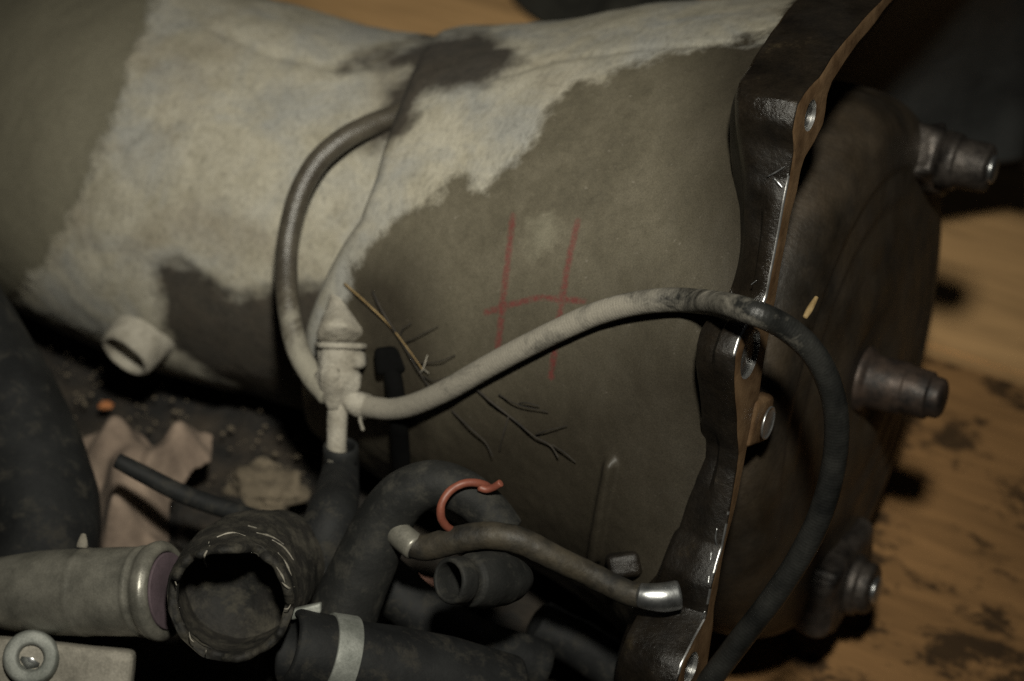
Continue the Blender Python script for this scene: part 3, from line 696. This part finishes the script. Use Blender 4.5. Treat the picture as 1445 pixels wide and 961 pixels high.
# black strap, and a black block at the dark spot behind the fitting
st = thing('black_block', 'black block with narrow strap just right of the dusty fitting', 'clip', cast(575, 640))
tube('strap', [cast(556, 520, .002), cast(563, 545, .004), cast(570, 590, .005), cast(574, 650, .005)], [.0032, .0034, .0034, .0034], 'black', st, n=30, squash=lambda t: 1.35)
cc = cast(556, 508, .0); block('dark_block', cc, RT + .1 * UP, UP - .1 * RT, -FW, (.019, .014, .007), 'black', st, .003)

# ------------------------------------------------------------------ pipes and hoses along the bottom
L0 = thing('black_sleeve_hose', 'black rubber sleeve hose dropping from the stem of the dusty fitting', 'hose', P(440, 880, 1.03))
tube('sleeve', px_path([(481, 630, fd + .0005), (480, 668, fd + .004), (468, 730, 1.035), (446, 800, 1.035), (425, 880, 1.03), (412, 960, 1.03)]), [.0088, .0095, .0125, .016, .0175, .018], 'rubber', L0, n=60, k=32, wall=.0022, depth=.01, amp=.03, freq=30)
el = tube('elbow_hose', px_path([(712, 752, .985), (688, 722, .985), (655, 695, .985), (612, 683, .988), (570, 700, .992), (540, 740, .998), (512, 800, 1.002), (484, 870, 1.005), (462, 950, 1.01), (455, 1010, 1.01)]),
          [.0098, .0102, .0106, .0112, .0122, .0135, .0148, 0.0155, .016, .016], 'rubber_elbow', None, n=110, k=36, wall=.0025, depth=.02, amp=.035, freq=25)
tag(recentre(el), 'thick black rubber elbow hose arching beneath the dusty hose', 'hose')
# red ring tied round it
rr_ = thing('red_ring', 'red rubber ring looped round the black elbow hose', 'ring', P(650, 740, .985))
tube('loop', px_path([(652, 752, .985), (634, 746, .976), (623, 732, .971), (623, 712, .969), (635, 693, .970), (656, 682, .971), (680, 683, .975), (697, 695, .984), (702, 712, .996), (690, 736, 1.005), (668, 752, .998)]), .0019, 'red', rr_, n=110, k=14, amp=.06, freq=200)
tube('tail', px_path([(676, 688, .974), (686, 691, .974), (696, 688, .973), (706, 682, .971)]), [.0017, .0017, .0017, .0018], 'red', rr_, n=14, k=14)

# small greasy tube with a bright flattened end
gp = thing('greasy_pipe', 'thin greasy brown pipe with a bright flattened metal end', 'pipe', P(760, 790, .985))
tube('tube', px_path([(576, 768, .986), (602, 772, .984), (645, 762, .978), (690, 756, .973), (735, 764, .972), (785, 788, .974), (835, 812, .978), (885, 836, .974), (915, 842, .974)]),
     [.0058, .0062, .0066, .0064, .0062, .0060, .0058, .0056, .0056], 'brownpipe', gp, n=120, k=28, amp=.06, freq=60)
tube('flattened_end', px_path([(903, 840, .972), (916, 842, .971), (936, 843, .971), (955, 840, .972)]), [.0056, .0057, .0058, .0054], 'steel', gp, n=24, k=28, squash=lambda t: 1.0 + .25 * t)
tube('cut_end', px_path([(546, 728, .998), (562, 752, .990), (584, 771, .985)]), [.0062, .0062, .0064], 'alum', gp, n=14, k=24, amp=.03)

# open rubber boot
bo = thing('rubber_boot', 'short open ended black rubber boot below the greasy pipe', 'boot', P(700, 850, .975))
bb = P(632, 819, .947); be = P(752, 816, .985)
lathe('boot', bb, be - bb, rprof([(.034, .0), (.034, .0060), (.004, .0074), (.0, .0080), (0, .0096), (.0015, .0104), (.008, .0106), (.0095, .0098), (.012, .0100), (.013, .0118), (.024, .0130), (.034, .0122), (.042, .0098), (.048, .006), (.0495, .0025), (.050, 0)], .0012), 'rubber_elbow', bo, 44, amp=.05, freq=50)

# aluminium coolant pipe at the left
ap = thing('coolant_pipe', 'dirty grey metal coolant pipe with rolled bead at the left edge', 'pipe', P(60, 900, 1.0))
pa = P(-90, 838, 1.03); pb = P(238, 834, .985); ln = np.linalg.norm(pb - pa)
lathe('pipe', pa, pb - pa, rprof([(0, .0125), (.02, .015), (ln * .45, .0195), (ln * .64, .0203), (ln * .66, .0208), (ln * .68, .0203), (ln * .80, .0205), (ln * .885, .0205), (ln * .90, .0213), (ln * .915, .0207), (ln * .93, .0209), (ln * .945, .0226), (ln * .975, .0230), (ln * .99, .0215), (ln, .0200), (ln, .0178), (ln * .9, .0175), (ln * .9, 0)], .0018), 'alum', ap, 64, amp=.012, freq=30)
lathe('gasket', pa + (pb - pa) / ln * (ln * .93), pb - pa, rprof([(0, 0), (ln * .07, 0.0), (ln * .075, .012), (ln * .075, .0176), (ln * .05, .0176)], .0005), 'purple', ap, 48)
lathe('mould_nub', P(116, 772, 1.0), .1 * RT + UP, [(0, .003), (.003, .0022), (.006, .0012), (.0065, 0)], 'dust', ap, 16)

# torn rubber elbow, open towards the camera
to = thing('torn_rubber_elbow', 'torn open end of a big black rubber elbow', 'hose', P(340, 930, 1.0))
tp = px_path([(324, 850, .955), (330, 838, .972), (342, 822, .992), (364, 806, 1.012), (398, 800, 1.035), (440, 815, 1.06)])
elb = tube('elbow', tp, [.0275, .0290, .0298, .0285, .0255, .023], 'rubber_dusty', to, n=80, k=96, wall=.0040, depth=.035, amp=.05, freq=30, lip=.011)
for q_ in range(9):
    a_ = random.uniform(0, 6.28); c_ = P(324 + 78 * math.cos(a_), 848 - 76 * math.sin(a_), .955)
    dr = np.array([random.gauss(0, 1) for _ in range(3)]); dr /= np.linalg.norm(dr)
    L_ = random.uniform(.003, .008)
    tube('frayed_thread', [c_, c_ + dr * L_ * .5 - FW * .001, c_ + dr * L_ * .8 + UP * .0015], [.0003, .0003, .00015], 'alum_pale', to, n=6, k=5)

from mathutils.bvhtree import BVHTree
def hits(o, pts, lift):
    me = o.data; bv_ = BVHTree.FromPolygons([v.co.copy() for v in me.vertices], [tuple(p.vertices) for p in me.polygons]); out = []
    for x, y in pts:
        d = FW + (x - CX) / FP * RT + (CY - y) / FP * UP; h = bv_.ray_cast(V(CAM), V(d))
        if h[0] is not None: out.append(np.array(h[0]) - lift * d)
    return out
for ln_ in ([(362, 752), (382, 757), (400, 768)], [(384, 762), (402, 774), (414, 790)], [(392, 780), (404, 796), (411, 812)], [(398, 822), (408, 830), (416, 828)], [(296, 770), (288, 786), (292, 800)], [(306, 758), (326, 752), (346, 756)], [(390, 800), (398, 812), (402, 822)], [(350, 742), (362, 745)]):
    h_ = hits(elb, ln_, .0002)
    if len(h_) > 1: tube('scuffed_fibre', h_, [.0003] + [.00055] * (len(h_) - 2) + [.0002], 'alum_pale', elb, n=12, k=6, amp=.4, freq=600)

# bracket with socket bolt
br = thing('bolt_bracket', 'tan dusty bracket with a socket head bolt in the corner', 'bracket', P(60, 1000, 1.0))
bn_ = -FW + .25 * UP + .1 * RT
block('bracket_plate', P(50, 962, 1.002), RT - .10 * UP, UP + .10 * RT, -FW, (.090, .038, .012), 'alum_pale', br, .003, .0008, 4)
bl = lathe('socket_bolt', P(46, 930, 1.0), bn_, rprof([(0, .0128), (.006, .0130), (.0085, .0122), (.009, .0105), (.009, .0060), (.003, .0056), (.003, 0)], .0012), 'band', br, 40)
lathe('socket', P(46, 930, 1.0) + bn_ / np.linalg.norm(bn_) * .0034, bn_, [(0, 0), (0, .0053), (.0008, .0053), (.0012, 0)], 'steel', bl, 6)

# black hose with pale clamp, bottom
ch = thing('clamped_hose', 'black rubber hose with pale metal clamp band at the bottom edge', 'hose', P(560, 980, .985))
ca = P(405, 912, .962); cb = P(720, 985, 1.0); lc = np.linalg.norm(cb - ca)
lathe('hose_body', ca, cb - ca, rprof([(.030, 0), (.028, .011), (.004, .0125), (0, .0138), (0, .0162), (.002, .0175), (.014, .0178), (.03, .0185), (.05, .0205), (.075, .0212), (lc, .020), (lc, 0)], .0015), 'rubber', ch, 56, amp=.03, freq=30)
lathe('clamp_band', ca + (cb - ca) / lc * .0175, cb - ca, rprof([(0, .0178), (0, .0194), (.0115, .0203), (.0115, .0186), (0, .0178)], .0006), 'band', ch, 56, amp=.01)
block('clamp_screw', P(432, 862, .968), RT + .2 * UP, UP, -FW, (.014, .005, .006), 'band', ch, .0012, .0006, 2)

# thin black hose and big black tube on the left
tn = tube('thin_hose', px_path([(166, 650, 1.075), (200, 668, 1.075), (260, 698, 1.075), (330, 722, 1.07), (395, 745, 1.06), (440, 775, 1.06)]), [.0040, .0045, .0048, .0048, .0046, .0046], 'rubber', None, n=60, k=20, wall=.0012, depth=.01)
tag(recentre(tn), 'thin black rubber hose lying across the pale rag', 'hose')
bt = tube('big_black_hose', px_path([(-70, 420, 1.16), (-20, 520, 1.14), (30, 620, 1.12), (60, 720, 1.10), (60, 820, 1.08)]), [.026, .028, .029, .029, .028], 'rubber', None, n=60, k=40, amp=.04, freq=15)
tag(recentre(bt), 'big black rubber hose at the left edge below the case', 'hose')
for rows_, rad_, nm_, lb in (([(760, 880, 1.07), (850, 930, 1.07), (920, 990, 1.08)], .012, 'oily_hose', 'black oily hose in the dark below the bright pipe end'),
                            ([(520, 800, 1.045), (590, 860, 1.04), (660, 905, 1.04), (760, 940, 1.05)], .013, 'lower_hose', 'dark rubber hose lying under the open rubber boot')):
    tag(recentre(tube(nm_, px_path(rows_), rad_, 'rubber', None, n=40, k=28, amp=.08, freq=40)), lb, 'hose')

# ------------------------------------------------------------------ rags, clods, scraps
def cloth(name, outline, z, mat, label, cat, seed, amp=.012, res=6, group=None):
    """a crumpled piece of cloth lying on the heap: cut to its outline, folded and thick"""
    xs = [p[0] for p in outline]; ys = [p[1] for p in outline]
    gx = np.arange(min(xs) - res, max(xs) + res, res); gy = np.arange(min(ys) - res, max(ys) + res, res)
    XX, YY = np.meshgrid(gx, gy); D = sdist(XX, YY, outline); idx = {}; vs = []; fs = []
    for j in range(len(gy)):
        for i in range(len(gx)):
            if D[j, i] > -res * .7:
                gx_, gy_ = XX[j, i], YY[j, i]
                if abs(D[j, i]) < res * .8:
                    bd_ = 1e9
                    for a_ in range(len(outline)):
                        p0, p1 = np.array(outline[a_], float), np.array(outline[(a_ + 1) % len(outline)], float); e_ = p1 - p0
                        h_ = np.clip(((np.array([XX[j, i], YY[j, i]]) - p0) @ e_) / (e_ @ e_), 0, 1); c_ = p0 + h_ * e_; l_ = math.hypot(c_[0] - XX[j, i], c_[1] - YY[j, i])
                        if l_ < bd_: bd_ = l_; gx_, gy_ = c_
                g = ground_at(gx_, gy_, z)
                f = mnoise.noise(Vector((g[0] * 32 + seed, g[1] * 16, seed))) + .6 * mnoise.noise(Vector((g[0] * 70, g[1] * 45 + seed, 2)))
                edge = min(max(D[j, i], 0) / 25, 1)
                idx[(i, j)] = len(vs); vs.append(g + np.array([0, 0, amp * f * (.4 + .6 * edge) + amp * .6 * edge]))
    for j in range(len(gy) - 1):
        for i in range(len(gx) - 1):
            k_ = [(i, j), (i, j + 1), (i + 1, j + 1), (i + 1, j)]
            if all(c in idx for c in k_): fs.append(tuple(idx[c] for c in k_))
    o = mesh_obj(name, vs, fs, mat); md = o.modifiers.new('thick', 'SOLIDIFY'); md.thickness = .0016; md.offset = 0
    sb = o.modifiers.new('sub', 'SUBSURF'); sb.levels = 1; sb.render_levels = 2
    return tag(recentre(o), label, cat, group)
cloth('rag', [(98, 618), (150, 588), (190, 600), (215, 625), (260, 608), (300, 618), (298, 655), (268, 668), (240, 700), (232, 790), (146, 790), (140, 690), (112, 660)], .095, 'rag', 'crumpled dusty beige rag on the ground behind the metal pipe', 'rag', 3.1, .026, 5)
cloth('pink_rag', [(538, 790), (565, 795), (600, 815), (640, 830), (640, 870), (600, 868), (560, 830)], .115, 'ragpink', 'scrap of pink rag left of the open rubber boot', 'rag', 8.3, .010)
cloth('added_dark_cloth', [(690, -70), (722, -5), (752, 22), (790, 34), (860, 60), (960, 70), (1010, -70)], .012, 'cloth', 'dark cloth added over the boards behind the top of the gearbox', 'cloth', 5.5, .02, 9)  # added piece, put in to cover the orange boards with dark
def clod(name, c, r, mat, label, cat, seed, group=None, flat=.6):
    bm = bmesh.new(); bmesh.ops.create_icosphere(bm, subdivisions=4, radius=1)
    for v in bm.verts:
        f = 1 + .35 * mnoise.fractal(v.co * 1.6 + Vector((seed, 0, 0)), .8, 2, 5); p = v.co * f
        v.co = Vector((p.x * r[0], p.y * r[1], p.z * r[2]))
    me = bpy.data.meshes.new(name); bm.to_mesh(me); bm.free(); me.materials.append(MAT[mat]); me.polygons.foreach_set('use_smooth', np.ones(len(me.polygons), bool))
    o = bpy.data.objects.new(name, me); col.objects.link(o); o.location = V(c); return tag(o, label, cat, group)
clod('earth_clod', ground_at(375, 690, .085), (.020, .018, .012), 'clod', 'brown earth clod on the ground left of the black sleeve hose', 'clod', 2.0)
clod('earth_clod', ground_at(290, 740, .085), (.022, .022, .012), 'soil', 'dark earth clod on the ground below the thin black hose', 'clod', 5.0)
clod('leaf_scrap', ground_at(149, 572, .075), (.0040, .003, .002), 'leaf', 'small orange leaf scrap on the dark soil below the case', 'scrap', 4.0)
lf = [(70, 545, .0022), (96, 505, .002), (110, 520, .0018), (128, 533, .003), (100, 560, .002), (190, 575, .002), (235, 570, .003), (245, 590, .0022), (310, 640, .003), (420, 610, .003), (432, 640, .002), (60, 550, .002), (330, 600, .003), (405, 640, .0035), (425, 660, .003), (360, 625, .002)]
bmv = []; bmf = []
lf = lf * 2 + [(random.uniform(40, 450), random.uniform(470, 720), random.uniform(.0012, .003)) for _ in range(260)]
for x, y, r in lf:
    x += random.uniform(-25, 25); y += random.uniform(-12, 12); g = ground_at(x, y, .068); b = len(bmv); r *= random.uniform(.25, .75)
    for dx, dy, dz in ((1, 0, 0), (0, 1, .2), (-1, .1, 0), (0, -1, .1), (0, 0, .8), (.1, 0, -.6)): bmv.append(g + r * np.array([dx * random.uniform(.7, 1.2), dy * random.uniform(.7, 1.2), dz]))
    for a, c in ((0, 1), (1, 2), (2, 3), (3, 0)): bmf += [(b + a, b + c, b + 4), (b + c, b + a, b + 5)]
gr = mesh_obj('gravel', bmv, bmf, 'clod', smooth=False); gr['kind'] = 'stuff'; gr['label'] = 'small crumbs of earth scattered on the dark soil'; gr['category'] = 'gravel'

# twigs and straw on the bell
def twig(name, lines, mat, label, r=.0007, group=None):
    t = thing(name, label, name.split('_')[-1], cast(*lines[0][0], .002), group)
    for i, l in enumerate(lines):
        tube('stem' if i == 0 else 'side_shoot', [cast(x, y, .0015 + .002 * abs(math.sin(k_ * 1.7))) for k_, (x, y) in enumerate(l)], np.linspace(r, r * .5, len(l)) * (.6 if i == 0 else .4), mat, t, n=len(l) * 6, k=7, amp=.25, freq=300)
twig('forked_twig', [[(674, 548), (700, 566), (725, 588), (758, 612), (780, 626), (792, 642)], [(706, 556), (735, 568), (776, 580)], [(758, 612), (778, 604), (803, 599)], [(720, 586), (714, 612), (708, 632)], [(780, 626), (800, 634), (815, 650)], [(735, 568), (748, 566), (764, 572)], [(640, 578), (668, 600), (688, 622), (700, 640)]], 'twig', 'dark forked twig lying on the bell just under the hose', .0011)
twig('dark_twig', [[(528, 412), (545, 440), (566, 476), (590, 512), (606, 540)], [(572, 484), (596, 472), (621, 460)], [(590, 512), (625, 508), (645, 500)], [(566, 476), (574, 462), (584, 455)], [(600, 530), (618, 535), (634, 530)], [(606, 540), (612, 560), (622, 570)]], 'twig', 'dark twig leaning beside the dusty fitting', .0010)
twig('dry_straw', [[(488, 400), (520, 425), (552, 458), (580, 490), (600, 520)]], 'straw', 'thin yellow straw leaning across the top of the fitting', .0008)
twig('pale_straw', [[(594, 526), (602, 518), (606, 500)], [(600, 520), (610, 524)]], 'dust', 'tiny pale plant scrap just above the start of the hose', .0008)
tw = tube('wood_splinter', [P(1136, 448, .955), P(1143, 436, .957), P(1152, 420, .96)], [.0012, .0016, .0010], 'straw', None, n=14, k=8)
tag(recentre(tw), 'pale wood splinter sticking up behind the hose right of the flange', 'splinter')

# small bracket cast on the bell below the rib
lb_ = cast(885, 790, .004); block('cast_lug', lb_, RT + .2 * UP, UP - .2 * RT, -FW, (.016, .012, .016), 'oily', box, .003, .0008, 3)
